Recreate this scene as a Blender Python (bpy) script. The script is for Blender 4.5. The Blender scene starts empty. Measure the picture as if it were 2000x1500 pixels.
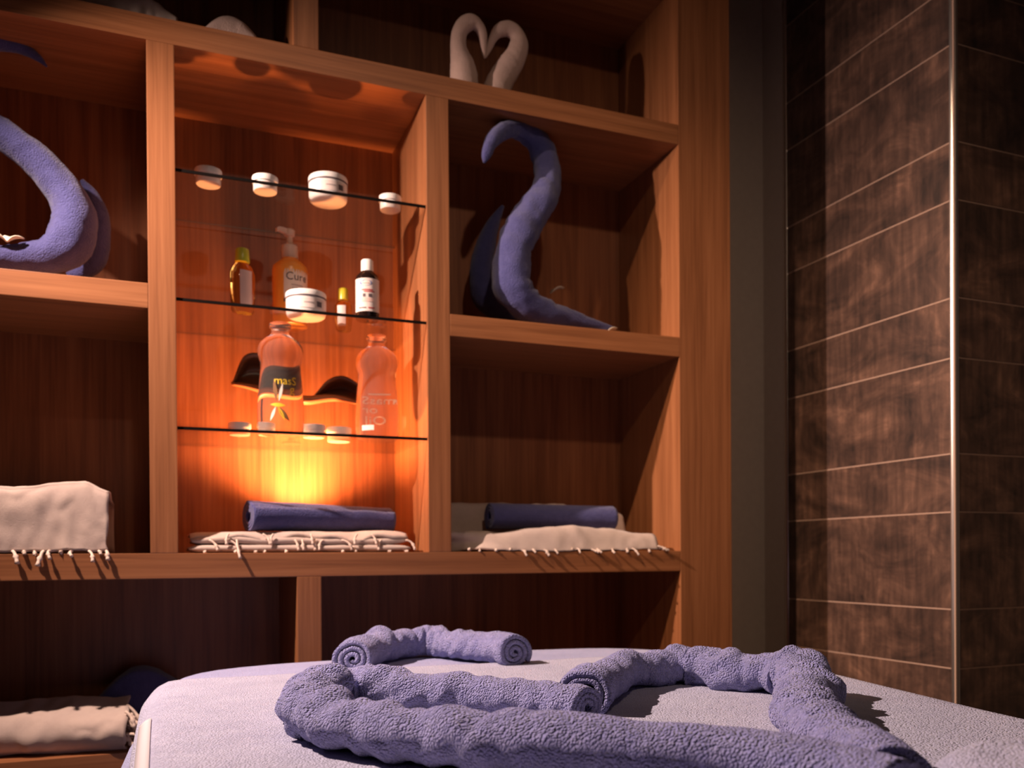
import bpy, bmesh, math, random
from mathutils import Vector, Matrix, noise
random.seed(7)
S = bpy.context.scene
COL = S.collection

# ------------------------------------------------------------------ camera
HC = 0.95                                   # eye height
YAW, PITCH, ROLL = [math.radians(a) for a in (21.81, -0.306, -0.367)]
FPX, CX, CY = 1697.73, 994.23, 1093.12      # focal length / principal point in a 2000x1500 frame
fw = Vector((math.sin(YAW)*math.cos(PITCH), math.cos(YAW)*math.cos(PITCH), math.sin(PITCH)))
r0 = Vector((math.cos(YAW), -math.sin(YAW), 0)); u0 = r0.cross(fw)
rt = r0*math.cos(ROLL) + u0*math.sin(ROLL); up = -r0*math.sin(ROLL) + u0*math.cos(ROLL)
cam = bpy.data.cameras.new('camera'); camo = bpy.data.objects.new('camera', cam); COL.objects.link(camo)
M = Matrix((rt, up, -fw)).transposed().to_4x4(); M.translation = (0, 0, HC); camo.matrix_world = M
cam.sensor_width = 36; cam.lens = FPX/2000*36
cam.shift_x = (1000-CX)/2000; cam.shift_y = (CY-750)/2000
cam.clip_start = 0.02
cam.dof.use_dof = True; cam.dof.focus_distance = 1.02; cam.dof.aperture_fstop = 6.3
S.camera = camo

def ray(u, v): return fw + rt*((u-CX)/FPX) - up*((v-CY)/FPX)
def atY(u, v, Y): d = ray(u, v)*1.0; d = d*(Y/d.y); return Vector((d.x, d.y, d.z+HC))
def atZ(u, v, Z): d = ray(u, v); d = d*((Z-HC)/d.z); return Vector((d.x, d.y, Z))
def mpp(p): return (p-Vector((0, 0, HC))).dot(fw)/FPX      # metres per photo pixel at a point

# ------------------------------------------------------------------ world, lights, exposure
W = bpy.data.worlds.new('world'); S.world = W; W.use_nodes = True
W.node_tree.nodes['Background'].inputs[0].default_value = (0.9, 0.6, 0.5, 1)
W.node_tree.nodes['Background'].inputs[1].default_value = 0.0
S.view_settings.view_transform = 'Standard'; S.view_settings.look = 'None'
S.view_settings.gamma = 1; S.view_settings.use_curve_mapping = False
S.view_settings.exposure = 0.0

def spot(name, loc, target, energy, col, cone, blend, radius):
    l = bpy.data.lights.new(name, 'SPOT'); l.energy = energy; l.color = col
    l.spot_size = math.radians(cone); l.spot_blend = blend; l.shadow_soft_size = radius
    o = bpy.data.objects.new(name, l); COL.objects.link(o); o.location = loc
    o.rotation_euler = (Vector(target)-Vector(loc)).to_track_quat('-Z', 'Y').to_euler()
    return o
KEY = (-0.57, 1.545, HC+1.03)
# lamps of the room, all beyond the frame: one by the shelves (its place follows from the shadows it throws in the bays),
# one on the ceiling washing the tiled wall, one on the ceiling behind the photographer
spot('key_spot_offscreen', KEY, (0.80, 0.95, 0.72), 235, (1, .73, .61), 130, 1.0, 0.012)
spot('tile_spot_offscreen', (-0.6, 0.85, 2.86), (1.66, 1.60, HC+.0), 210, (1, .68, .46), 40, 1.0, 0.02)
spot('ceiling_spot_offscreen', (0.3, -0.6, 2.86), (1.15, 1.95, 1.1), 46, (1, .72, .52), 56, 1.0, 0.04)

# ------------------------------------------------------------------ helpers
def tag(o, label=None, cat=None, group=None, kind=None):
    if label: o['label'] = label
    if cat: o['category'] = cat
    if group: o['group'] = group
    if kind: o['kind'] = kind
    return o
def empty(name, loc):
    o = bpy.data.objects.new(name, None); COL.objects.link(o); o.location = loc; o.empty_display_size = .05
    return o
def world_loc(o):
    l = Vector((0, 0, 0))
    while o: l += o.location; o = o.parent
    return l
def mesh(name, verts, faces, mat, parent=None, smooth=True, origin=None):
    """verts in world space; parent is an un-rotated empty/mesh"""
    base = world_loc(parent) if parent else Vector(origin or (0, 0, 0))
    me = bpy.data.meshes.new(name)
    me.from_pydata([tuple(Vector(v)-base) for v in verts], [], faces)
    me.validate(); 
    bm = bmesh.new(); bm.from_mesh(me); bmesh.ops.recalc_face_normals(bm, faces=bm.faces); bm.to_mesh(me); bm.free()
    if smooth: me.polygons.foreach_set('use_smooth', [True]*len(me.polygons))
    me.materials.append(mat)
    o = bpy.data.objects.new(name, me); COL.objects.link(o)
    if parent: o.parent = parent
    else: o.location = base
    return o
def box(name, a, b, mat, parent=None, bev=0.0015, origin=None):
    base = world_loc(parent) if parent else Vector(origin or (0, 0, 0))
    bm = bmesh.new(); bmesh.ops.create_cube(bm, size=1)
    a = Vector(a); b = Vector(b)
    for v in bm.verts: v.co = Vector((a[i]+(b[i]-a[i])*(v.co[i]+.5) for i in range(3))) - base
    if bev: bmesh.ops.bevel(bm, geom=list(bm.edges), offset=bev, segments=2, affect='EDGES', profile=.7)
    me = bpy.data.meshes.new(name); bm.to_mesh(me); bm.free(); me.materials.append(mat)
    o = bpy.data.objects.new(name, me); COL.objects.link(o)
    if parent: o.parent = parent
    else: o.location = base
    return o
def lathe(name, c, prof, mat, parent, n=40, sx=1, sy=1, rot=0):
    """prof: (z, r) list from bottom to top, closed on the axis; c = base centre (world)"""
    V = []; F = []
    for z, r in prof:
        for k in range(n):
            t = 2*math.pi*k/n; x = r*math.cos(t)*sx; y = r*math.sin(t)*sy
            V.append((c[0]+x*math.cos(rot)-y*math.sin(rot), c[1]+x*math.sin(rot)+y*math.cos(rot), c[2]+z))
    for i in range(len(prof)-1):
        for k in range(n): F.append((i*n+k, i*n+(k+1) % n, (i+1)*n+(k+1) % n, (i+1)*n+k))
    F.append(tuple(range(n))[::-1]); m = (len(prof)-1)*n; F.append(tuple(m+k for k in range(n)))
    o = mesh(name, V, F, mat, parent)
    md = o.modifiers.new('edge', 'EDGE_SPLIT'); md.split_angle = math.radians(42)
    return o
def catmull(pts, n):
    P = [Vector(p) for p in pts]; P = [P[0]*2-P[1]] + P + [P[-1]*2-P[-2]]
    L = [(P[i+1]-P[i]).length for i in range(1, len(P)-2)]; T = sum(L); out = []
    for i in range(1, len(P)-2):
        k = max(2, int(round(n*L[i-1]/T)))
        for j in range(k):
            t = j/k; a, b, c, d = P[i-1:i+3]
            out.append(.5*((2*b)+(c-a)*t+(2*a-5*b+4*c-d)*t*t+(3*b-a-3*c+d)*t**3))
    out.append(P[-2]); return out
def crom(vals, n):   # same resampling for tuples of any length
    pts = [Vector(list(v)+[0]*(4-len(v))) for v in vals]
    return catmull(pts, n)
def frames(path, ref):
    out = []
    for i, p in enumerate(path):
        t = (path[min(i+1, len(path)-1)]-path[max(i-1, 0)]).normalized()
        s = Vector(ref).cross(t)
        s = s.normalized() if s.length > 1e-6 else Vector((1, 0, 0))
        out.append((t, s, t.cross(s)))
    return out
def nz(x, y, z): return noise.noise(Vector((x, y, z)))

# ------------------------------------------------------------------ materials
def new_mat(name):
    m = bpy.data.materials.new(name); m.use_nodes = True; nt = m.node_tree
    return m, nt, nt.nodes['Principled BSDF']
def N(nt, typ, **kw):
    n = nt.nodes.new(typ)
    for k, v in kw.items():
        if k in n.inputs: n.inputs[k].default_value = v
        else: setattr(n, k, v)
    return n
def plain(name, col, rough=.5, metal=0, **kw):
    m, nt, b = new_mat(name); b.inputs['Base Color'].default_value = (*col, 1)
    b.inputs['Roughness'].default_value = rough; b.inputs['Metallic'].default_value = metal
    for k, v in kw.items(): b.inputs[k].default_value = v
    return m
def ramp(nt, fac, stops):
    r = nt.nodes.new('ShaderNodeValToRGB'); e = r.color_ramp.elements
    e[0].position, e[0].color = stops[0][0], (*stops[0][1], 1); e[1].position, e[1].color = stops[-1][0], (*stops[-1][1], 1)
    for p, c in stops[1:-1]: x = e.new(p); x.color = (*c, 1)
    nt.links.new(fac, r.inputs[0]); return r
def wood(name, axis, dark, mid, light, rough=.42, fine=1.0):
    m, nt, b = new_mat(name); L = nt.links.new
    tc = N(nt, 'ShaderNodeTexCoord'); mp = N(nt, 'ShaderNodeMapping')
    sc = [55*fine]*3; sc[axis] = 1.6; mp.inputs['Scale'].default_value = sc
    L(tc.outputs['Object'], mp.inputs['Vector'])
    n1 = N(nt, 'ShaderNodeTexNoise', Scale=1.0, Detail=4.0, Roughness=.6, Distortion=.4); L(mp.outputs[0], n1.inputs['Vector'])
    mp2 = N(nt, 'ShaderNodeMapping'); sc = [260*fine]*3; sc[axis] = 6; mp2.inputs['Scale'].default_value = sc
    L(tc.outputs['Object'], mp2.inputs['Vector'])
    n2 = N(nt, 'ShaderNodeTexNoise', Scale=1.0, Detail=2.0); L(mp2.outputs[0], n2.inputs['Vector'])
    mx = N(nt, 'ShaderNodeMath', operation='MULTIPLY_ADD'); L(n2.outputs['Fac'], mx.inputs[0]); mx.inputs[1].default_value = .45; 
    ms = N(nt, 'ShaderNodeMath', operation='SUBTRACT'); L(n1.outputs['Fac'], ms.inputs[0]); ms.inputs[1].default_value = .22
    L(ms.outputs[0], mx.inputs[2])
    rp = ramp(nt, mx.outputs[0], [(.3, dark), (.5, mid), (.72, light)])
    L(rp.outputs[0], b.inputs['Base Color']); b.inputs['Roughness'].default_value = rough
    bp = N(nt, 'ShaderNodeBump', Strength=.25, Distance=.0006); L(mx.outputs[0], bp.inputs['Height']); L(bp.outputs[0], b.inputs['Normal'])
    return m
WD, WM, WL = (.205, .073, .027), (.28, .103, .039), (.345, .135, .054)
WOODX = wood('wood_grain_x', 0, WD, WM, WL)
WOODZ = wood('wood_grain_z', 2, WD, WM, WL)
WOODP = wood('wood_back', 2, (.165, .052, .020), (.235, .080, .031), (.305, .112, .044), fine=.7)
DARKW = wood('dark_wood', 0, (.05, .018, .009), (.08, .03, .014), (.12, .045, .02), rough=.35)

def terry(name, c1, c2, scale=400, dist=.004, strength=1.0, stretch=(1, 1, 1)):
    m, nt, b = new_mat(name); L = nt.links.new
    tc = N(nt, 'ShaderNodeTexCoord'); mp = N(nt, 'ShaderNodeMapping'); mp.inputs['Scale'].default_value = stretch
    L(tc.outputs['Object'], mp.inputs['Vector'])
    wn = N(nt, 'ShaderNodeTexNoise', Scale=90.0, Detail=2.0); L(mp.outputs[0], wn.inputs['Vector'])
    mv = N(nt, 'ShaderNodeMix', data_type='RGBA', blend_type='LINEAR_LIGHT'); mv.inputs['Factor'].default_value = .002
    L(mp.outputs[0], mv.inputs['A']); L(wn.outputs['Color'], mv.inputs['B'])
    vo = N(nt, 'ShaderNodeTexVoronoi', Scale=scale); L(mv.outputs['Result'], vo.inputs['Vector'])
    no = N(nt, 'ShaderNodeTexNoise', Scale=scale*.28, Detail=3.0); L(mp.outputs[0], no.inputs['Vector'])
    big = N(nt, 'ShaderNodeTexNoise', Scale=14.0, Detail=3.0); L(tc.outputs['Object'], big.inputs['Vector'])
    hs = N(nt, 'ShaderNodeMath', operation='MULTIPLY'); h = N(nt, 'ShaderNodeMath', operation='SUBTRACT'); L(no.outputs['Fac'], hs.inputs[0]); hs.inputs[1].default_value = .45; L(hs.outputs[0], h.inputs[0]); L(vo.outputs['Distance'], h.inputs[1])
    mixc = lambda f: tuple(x+(y-x)*f for x, y in zip(c1, c2))
    rp = ramp(nt, wn.outputs['Fac'], [(.3, mixc(.45)), (.7, mixc(.75))])
    rp2 = ramp(nt, big.outputs['Fac'], [(.3, (.85, .85, .88)), (.7, (1, 1, 1))])
    mu = N(nt, 'ShaderNodeMix', data_type='RGBA', blend_type='MULTIPLY'); mu.inputs['Factor'].default_value = 1
    L(rp.outputs[0], mu.inputs['A']); L(rp2.outputs[0], mu.inputs['B'])
    L(mu.outputs['Result'], b.inputs['Base Color'])
    b.inputs['Roughness'].default_value = .95; b.inputs['Specular IOR Level'].default_value = .1
    b.inputs['Sheen Weight'].default_value = .25; b.inputs['Sheen Roughness'].default_value = .5
    bp = N(nt, 'ShaderNodeBump', Strength=strength, Distance=dist); L(h.outputs[0], bp.inputs['Height']); L(bp.outputs[0], b.inputs['Normal'])
    return m
TROLL = terry('terry_lavender', (.13, .14, .42), (.41, .41, .72))
TCOVER = terry('terry_cover', (.36, .37, .56), (.54, .54, .70), scale=420, dist=.0022)
TUNDER = terry('terry_under', (.26, .28, .52), (.42, .43, .66), scale=420, dist=.0015)
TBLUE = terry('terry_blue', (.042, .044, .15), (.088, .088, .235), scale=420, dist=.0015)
TWHITE = terry('terry_white', (.60, .41, .34), (.70, .49, .42), scale=500, dist=.0008)
CREAM = terry('cream_cotton', (.46, .35, .30), (.55, .43, .37), scale=900, dist=.0004, strength=.7)
FRINGE = plain('fringe_cotton', (.64, .50, .42), .95)
FOLD_HL = plain('fold_highlight', (.52, .48, .52), .95)  # pale tone stands in for the highlight along the cover's fold

def tile_mat():
    m, nt, b = new_mat('tile_brown'); L = nt.links.new
    tc = N(nt, 'ShaderNodeTexCoord'); oi = N(nt, 'ShaderNodeObjectInfo')
    ad = N(nt, 'ShaderNodeVectorMath', operation='MULTIPLY_ADD'); L(oi.outputs['Random'], ad.inputs[0]); ad.inputs[1].default_value = (7, 13, 5); L(tc.outputs['Object'], ad.inputs[2])
    mp = N(nt, 'ShaderNodeMapping'); mp.inputs['Scale'].default_value = (6, 6, 10); L(ad.outputs[0], mp.inputs['Vector'])
    a = N(nt, 'ShaderNodeTexNoise', Scale=1.0, Detail=7.0, Roughness=.68, Distortion=.7); L(mp.outputs[0], a.inputs['Vector'])
    mp2 = N(nt, 'ShaderNodeMapping'); mp2.inputs['Scale'].default_value = (70, 70, 9); L(ad.outputs[0], mp2.inputs['Vector'])
    c = N(nt, 'ShaderNodeTexNoise', Scale=1.0, Detail=4.0); L(mp2.outputs[0], c.inputs['Vector'])
    mx = N(nt, 'ShaderNodeMath', operation='MULTIPLY_ADD'); L(c.outputs['Fac'], mx.inputs[0]); mx.inputs[1].default_value = .4
    s = N(nt, 'ShaderNodeMath', operation='SUBTRACT'); L(a.outputs['Fac'], s.inputs[0]); s.inputs[1].default_value = .2; L(s.outputs[0], mx.inputs[2])
    rp = ramp(nt, mx.outputs[0], [(.3, (.024, .013, .010)), (.48, (.072, .037, .026)), (.6, (.125, .065, .044)), (.75, (.24, .125, .082))])
    L(rp.outputs[0], b.inputs['Base Color']); b.inputs['Roughness'].default_value = .5
    bp = N(nt, 'ShaderNodeBump', Strength=.2, Distance=.001); L(mx.outputs[0], bp.inputs['Height']); L(bp.outputs[0], b.inputs['Normal'])
    return m
TILE = tile_mat()
GROUT = plain('grout', (.50, .33, .25), .9)
CHROME = plain('brushed_steel', (.75, .68, .62), .28, 1)
def paint(name, col):
    m, nt, b = new_mat(name); L = nt.links.new
    tc = N(nt, 'ShaderNodeTexCoord'); n = N(nt, 'ShaderNodeTexNoise', Scale=60.0, Detail=3.0); L(tc.outputs['Object'], n.inputs['Vector'])
    rp = ramp(nt, n.outputs['Fac'], [(.3, tuple(c*.94 for c in col)), (.7, col)]); L(rp.outputs[0], b.inputs['Base Color'])
    bp = N(nt, 'ShaderNodeBump', Strength=.1, Distance=.001); L(n.outputs['Fac'], bp.inputs['Height']); L(bp.outputs[0], b.inputs['Normal'])
    b.inputs['Roughness'].default_value = .85; return m
PAINT = paint('wall_paint', (.45, .37, .31))
CEILP = paint('ceiling_paint', (.16, .13, .11))
FLOORM = wood('floor_wood', 0, (.06, .03, .02), (.09, .05, .03), (.13, .075, .05))

def thin_glass(name, tint, refl=1.0):
    m = bpy.data.materials.new(name); m.use_nodes = True; nt = m.node_tree; nt.nodes.clear(); L = nt.links.new
    out = N(nt, 'ShaderNodeOutputMaterial'); t = N(nt, 'ShaderNodeBsdfTransparent'); t.inputs[0].default_value = (*tint, 1)
    g = N(nt, 'ShaderNodeBsdfGlossy'); g.inputs['Roughness'].default_value = .02
    lw = N(nt, 'ShaderNodeLayerWeight'); lw.inputs['Blend'].default_value = .5
    pw = N(nt, 'ShaderNodeMath', operation='POWER'); L(lw.outputs['Facing'], pw.inputs[0]); pw.inputs[1].default_value = 5
    fr = N(nt, 'ShaderNodeMath', operation='MULTIPLY_ADD'); L(pw.outputs[0], fr.inputs[0]); fr.inputs[1].default_value = .9; fr.inputs[2].default_value = .04
    mx = N(nt, 'ShaderNodeMixShader'); L(fr.outputs[0], mx.inputs[0]); L(t.outputs[0], mx.inputs[1]); L(g.outputs[0], mx.inputs[2]); L(mx.outputs[0], out.inputs[0])
    return m
GLASS = thin_glass('shelf_glass', (.96, .95, .93))
GEDGE = plain('glass_edge', (.006, .004, .0035), .5, **{'Specular IOR Level': .08})
GBACK = plain('glass_back_edge', (.10, .05, .035), .3)
def clear(name, col, ior, rough=0.02):
    m, nt, b = new_mat(name); b.inputs['Base Color'].default_value = (*col, 1); b.inputs['Transmission Weight'].default_value = 1
    b.inputs['IOR'].default_value = ior; b.inputs['Roughness'].default_value = rough; return m
PET = clear('clear_bottle', (1, .96, .92), 1.2); PET.node_tree.nodes['Principled BSDF'].inputs['Transmission Weight'].default_value = .97
OILY = clear('yellow_oil', (.95, .72, .22), 1.3)
OILA = clear('amber_oil', (.55, .25, .05), 1.3)
PUMPB = plain('orange_soap', (.95, .42, .07), .3, **{'Transmission Weight': .25, 'Subsurface Weight': .0})
WPLAS = plain('white_plastic', (.80, .74, .70), .35)
WPLAS2 = plain('milky_plastic', (.75, .62, .55), .4, **{'Transmission Weight': .3})
YCAP = plain('yellow_cap', (.62, .50, .03), .3)
GCAP = plain('lime_cap', (.50, .52, .04), .3)
DARKB = plain('dark_bottle', (.012, .006, .005), .12)
LABEL = plain('paper_label', (.72, .60, .55), .6)
LABELP = plain('pink_label', (.72, .48, .42), .6)
PRINT = plain('dark_print', (.10, .07, .08), .6)
PRINTB = plain('blue_print', (.03, .08, .28), .5)
PRINTR = plain('red_print', (.50, .06, .06), .5)
PRINTY = plain('yellow_print', (.85, .55, .03), .5)
PRINTW = plain('white_print', (.85, .72, .62), .5)
PETAL = plain('petal', (.75, .66, .52), .7)

# ------------------------------------------------------------------ setting
YF, YB = 1.8, 2.093
def Z(r): return HC + r
CEIL = 2.9
tag(box('floor', (-2.2, -1.9, -.06), (2.8, 2.2, 0), FLOORM, bev=0), kind='structure')
tag(box('ceiling', (-2.2, -1.9, CEIL), (2.8, 2.2, CEIL+.06), CEILP, bev=0), kind='structure')
tag(box('wall_back', (-2.2, 2.107, 0), (2.8, 2.2, CEIL), PAINT, bev=0), kind='structure')
tag(box('wall_left', (-2.26, -1.9, 0), (-2.2, 2.2, CEIL), CEILP, bev=0), kind='structure')
tag(box('wall_front', (-2.2, -1.96, 0), (2.8, -1.9, CEIL), CEILP, bev=0), kind='structure')
XT, YT, YT0 = 1.6583, 1.4419, 2.0108
wr = tag(box('wall_right', (XT+.0012, YT+.0012, 0), (2.8, YT0, CEIL), GROUT, bev=0, origin=(XT, YT, 0)), kind='structure')
tag(box('wall_corner', (XT, YT0, 0), (2.8, 2.107, CEIL), PAINT, bev=0), kind='structure')
tag(box('wall_side', (2.8, -1.9, 0), (2.86, YT, CEIL), CEILP, bev=0), kind='structure')
gl = [.9241, .7935, .5737, .4383, .2227, .0911, -.1292, -.263]
zs = [Z(g) for g in gl]
a_, b_ = .2185, .1335
while zs[0] < CEIL-.1: zs.insert(0, zs[0]+(a_ if (zs[0]-zs[1]) < .17 else b_))
while zs[-1] > .05: zs.append(max(zs[-1]-(a_ if (zs[-2]-zs[-1]) < .17 else b_), 0))
gw = .0015
for i in range(len(zs)-1):
    t, bt = min(zs[i], CEIL)-gw, zs[i+1]+gw
    if t-bt < .02: continue
    box('tile', (XT, YT+.012, bt), (XT+.006, YT0-.006, t), TILE, wr, .0008)
    off = .42 if i % 2 else .78
    box('tile', (XT+.012, YT, bt), (XT+off-gw, YT+.006, t), TILE, wr, .0008)
    box('tile', (XT+off+gw, YT, bt), (2.79, YT+.006, t), TILE, wr, .0008)
def trim(name, x, y, r, a0, a1):
    V = []; F = []; n = 14
    for z in (0.0, CEIL):
        for k in range(n+1):
            t = math.radians(a0+(a1-a0)*k/n); V.append((x+r*math.cos(t), y+r*math.sin(t), z))
        V.append((x, y, z))
    m = n+2
    for k in range(m): F.append((k, (k+1) % m, m+(k+1) % m, m+k))
    o = mesh(name, V, F, CHROME); tag(o, kind='structure')
    md = o.modifiers.new('e', 'EDGE_SPLIT'); md.split_angle = math.radians(40)
trim('trim_1', XT+.0115, YT+.0115, .0125, 180, 270)
trim('trim_2', XT+.006, YT0-.001, .0095, 120, 240)

# ------------------------------------------------------------------ shelving unit
XA, XB, XC, XD, XE, XF = -.019, .0308, .5348, .5859, 1.1678, 1.3166
XL = -.62; XLL = -.77
sh = empty('shelving_unit', ((XL+XF)/2, YF, 0))
tag(sh, 'built-in warm brown wooden shelving unit with open bays and lit glass niche', 'shelving unit')
zr = dict(t0=Z(.9889), t1=Z(1.0365), m0=Z(.4765), m1=Z(.5242), b0=Z(-.0414), b1=Z(.0076), l0=Z(-.418), l1=Z(-.370), top0=Z(1.375), top1=Z(1.425))
def board(n, a, b, mat): return box(n, a, b, mat, sh)
board('end_post', (XE, YF, 0), (XF, 2.105, zr['top1']), WOODZ)
board('end_post', (XLL, YF, 0), (XL, 2.105, zr['top1']), WOODZ)
board('back_panel', (XL, YB, 0), (XE, 2.105, zr['top1']), WOODP)
for k in ('t', 'b', 'l', 'top'):
    board('shelf_board', (XL, YF, zr[k+'0']), (XE, YB, zr[k+'1']), WOODX)
board('shelf_board', (XL, YF, zr['m0']), (XA, YB, zr['m1']), WOODX)
board('shelf_board', (XD, YF, zr['m0']), (XE, YB, zr['m1']), WOODX)
board('shelf_board', (XL, YF, .03), (XE, YB, .08), WOODX)
board('divider', (XA, YF, zr['b1']), (XB, YB, zr['t0']), WOODZ)
board('divider', (XC, YF, zr['b1']), (XD, YB, zr['t0']), WOODZ)
board('divider', (.257, YF, zr['t1']), (.308, YB, zr['top0']), WOODZ)
board('divider', (.256, YF, zr['l1']), (.305, YB, zr['b0']), WOODZ)
board('divider', (.256, YF, .08), (.305, YB, zr['l0']), WOODZ)
GZ = [Z(.754), Z(.504), Z(.254)]
GT = .006
for z in GZ:
    g = box('glass_shelf', (XB-.0015, 1.808, z-GT), (XC+.0015, 2.075, z), GLASS, sh, 0)
    tag(g, 'clear glass shelf with dark polished edge')
    box('glass_edge', (XB-.001, 2.075, z-.003), (XC+.001, 2.0765, z-.001), GBACK, g, 0)
    e = box('glass_edge', (XB-.004, 1.8055, z-GT), (XC+.004, 1.808, z), GEDGE, g, .0005)

# ------------------------------------------------------------------ niche lamp
BT = zr['b1']
lp = empty('puck_lamp', (.30, 1.99, BT))
tag(lp, 'small round orange puck lamp behind the rolled towel in the glass niche', 'lamp')
lathe('housing', (.30, 1.99, BT+.0005), [(0, .027), (.012, .029), (.03, .027), (.034, .021)], plain('puck_body', (.2, .12, .08), .5), lp)
spot('puck_glow', (.30, 1.99, BT+.06), (.30, 1.985, BT+1), 66, (1, .38, .135), 142, 1.0, .018)

# ------------------------------------------------------------------ jars and bottles
def ring_patch(name, c, r, z0, z1, a0, a1, mat, parent, n=16, th=.0004):
    V = []; F = []
    for k in range(n+1):
        t = a0+(a1-a0)*k/n
        for z in (z0, z1):
            rr = (r[0] if z == z0 else r[1]) if isinstance(r, tuple) else r
            V.append((c[0]+(rr+th)*math.cos(t), c[1]+(rr+th)*math.sin(t), c[2]+z))
    for k in range(n): F.append((2*k, 2*k+2, 2*k+3, 2*k+1))
    return mesh(name, V, F, mat, parent)
def facing(c): return math.atan2(-c[1], -c[0])        # angle from the object towards the camera
def wrap_text(name, body, size, c, r, z, ang, mat, parent, mirror=False, th=.0008):
    cu = bpy.data.curves.new('tmp', 'FONT'); cu.body = body; cu.size = size; cu.align_x = 'CENTER'; cu.resolution_u = 3
    ob = bpy.data.objects.new('tmp', cu); COL.objects.link(ob)
    dg = bpy.context.evaluated_depsgraph_get(); me = bpy.data.meshes.new_from_object(ob.evaluated_get(dg))
    V = []
    for v in me.vertices:
        x = -v.co.x if mirror else v.co.x
        t = ang + x/r
        V.append((c[0]+(r+th)*math.cos(t), c[1]+(r+th)*math.sin(t), c[2]+z+v.co.y))
    F = [tuple(p.vertices) for p in me.polygons]
    bpy.data.objects.remove(ob); bpy.data.curves.remove(cu); bpy.data.meshes.remove(me)
    return mesh(name, V, F, mat, parent, smooth=False)
def jar(px, zsh, d, h, label, group=None, mark=True, name='cream_jar'):
    p = atZ(px[0], px[1], zsh); p.z = zsh+.0005
    t = empty(name, p); tag(t, label, 'jar', group); r = d/2; hb = h*.58
    lathe('body', p, [(0, r*.86), (.0015, r*.90), (hb*.9, r*.91), (hb, r*.88)], WPLAS, t)
    ld = lathe('lid', p+Vector((0, 0, hb)), [(0, r*.99), (.001, r), (h-hb-.003, r), (h-hb-.0008, r*.97), (h-hb, r*.9)], WPLAS, t)
    if mark:
        a = facing(p)
        ring_patch('label', p, r*.91, hb*.15, hb*.85, a-.2, a+.9, LABEL, t)
        ring_patch('print', p, r*.92, hb*.35, hb*.5, a+.1, a+.7, PRINT, t)
    return t
def big_jar(px, zsh, d, h, label):
    p = atZ(px[0], px[1], zsh); p.z = zsh+.0005
    t = empty('cream_jar', p); tag(t, label, 'jar'); r = d/2; hl = h*.26
    lathe('body', p, [(0, r*.84), (.003, r*.93), (.008, r*.97), (h-hl, r*.98)], WPLAS, t)
    lathe('lid', p+Vector((0, 0, h-hl)), [(0, r*.985), (.0012, r*.985), (.0014, r), (hl-.004, r), (hl-.001, r*.97), (hl, r*.9)], WPLAS, t)
    ring_patch('seam_band', p, r*.985, h-hl-.0022, h-hl+.001, 0, 2*math.pi, PRINT, t, 48)
    a = facing(p)
    ring_patch('label', p, r*.98, .012, h-hl-.006, a-.4, a+1.0, LABEL, t)
    ring_patch('print', p, r*.986, h*.42, h*.47, a-.1, a+.4, plain('grey_print', (.4, .33, .32), .6), t)
    ring_patch('print', p, r*.986, h*.30, h*.52, a+.55, a+.85, PRINT, t)
    return t
G1, G2, G3 = GZ
jar((407, 362), G1, .054, .030, 'small plain white jar on the top glass shelf, farthest from the tiled wall', mark=False)
jar((518, 376), G1, .053, .030, 'small white jar on the top glass shelf between a plain jar and the large one')
big_jar((641, 397), G1, .083, .052, 'large white cream jar with dark seam on the top glass shelf')
jar((762, 412), G1, .050, .030, 'small plain white jar on the top glass shelf, nearest the tiled wall', mark=False)
big_jar((598, 622), G2, .085, .052, 'large white cream jar in front of the orange pump bottle')
jar((468, 851), G3, .047, .026, 'small white jar on the lowest glass shelf, farthest from the white-lettered bottle', mark=False)
jar((521, 851), G3, .040, .026, 'small white jar half hidden behind the yellow-lettered clear bottle', mark=False)
jar((613, 856), G3, .050, .028, 'small white jar beside the yellow-lettered clear bottle', mark=False)
jar((662, 864), G3, .056, .032, 'small white jar with stepped lid beside the white-lettered clear bottle', mark=False)

# pump bottle
p = atZ(567, 640, G2); p.z = G2+.0005
t = tag(empty('pump_bottle', p), 'orange soap bottle with milky pump dispenser on the middle glass shelf', 'bottle')
a = facing(p)
lathe('body', p, [(0, .034), (.002, .037), (.122, .038), (.132, .036), (.142, .026), (.148, .017), (.164, .0165)], PUMPB, t)
lathe('collar', p+Vector((0, 0, .150)), [(0, .0175), (.002, .018), (.028, .0175), (.031, .014)], WPLAS2, t)
ph = lathe('pump_head', p+Vector((0, 0, .181)), [(0, .0075), (.018, .0065), (.020, .011), (.031, .0115), (.034, .009)], WPLAS2, t)
d = Vector((-.95, -.3, 0)).normalized(); c0 = p+Vector((0, 0, .207)); V = []; F = []
for i, (s, zz, w, hh) in enumerate([(0, 0, .007, .006), (.016, .003, .006, .005), (.026, .004, .005, .004), (.031, .001, .0045, .004)]):
    q = c0+d*s+Vector((0, 0, zz)); n_ = Vector((-d.y, d.x, 0))
    V += [q+n_*w+Vector((0, 0, hh)), q-n_*w+Vector((0, 0, hh)), q-n_*w-Vector((0, 0, hh)), q+n_*w-Vector((0, 0, hh))]
for i in range(3):
    for k in range(4): F.append((4*i+k, 4*i+(k+1) % 4, 4*i+4+(k+1) % 4, 4*i+4+k))
F += [(3, 2, 1, 0), (12, 13, 14, 15)]
mesh('spout', V, F, WPLAS2, ph, smooth=False)
ring_patch('label', p, .0375, .052, .118, a-.35, a+1.35, LABEL, t)
ring_patch('print', p, .038, .046, .053, a-.35, a+1.35, PRINT, t)
wrap_text('lettering', 'Cure', .024, p, .0378, .094, a+.42, PRINT, t)
for k, (z0, w) in enumerate([(.082, .34), (.075, .30), (.066, .42), (.061, .38)]):
    ring_patch('print', p, .038, z0, z0+.003, a+.42-w, a+.42+w, plain('soft_print', (.45, .35, .34), .6), t)

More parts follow.
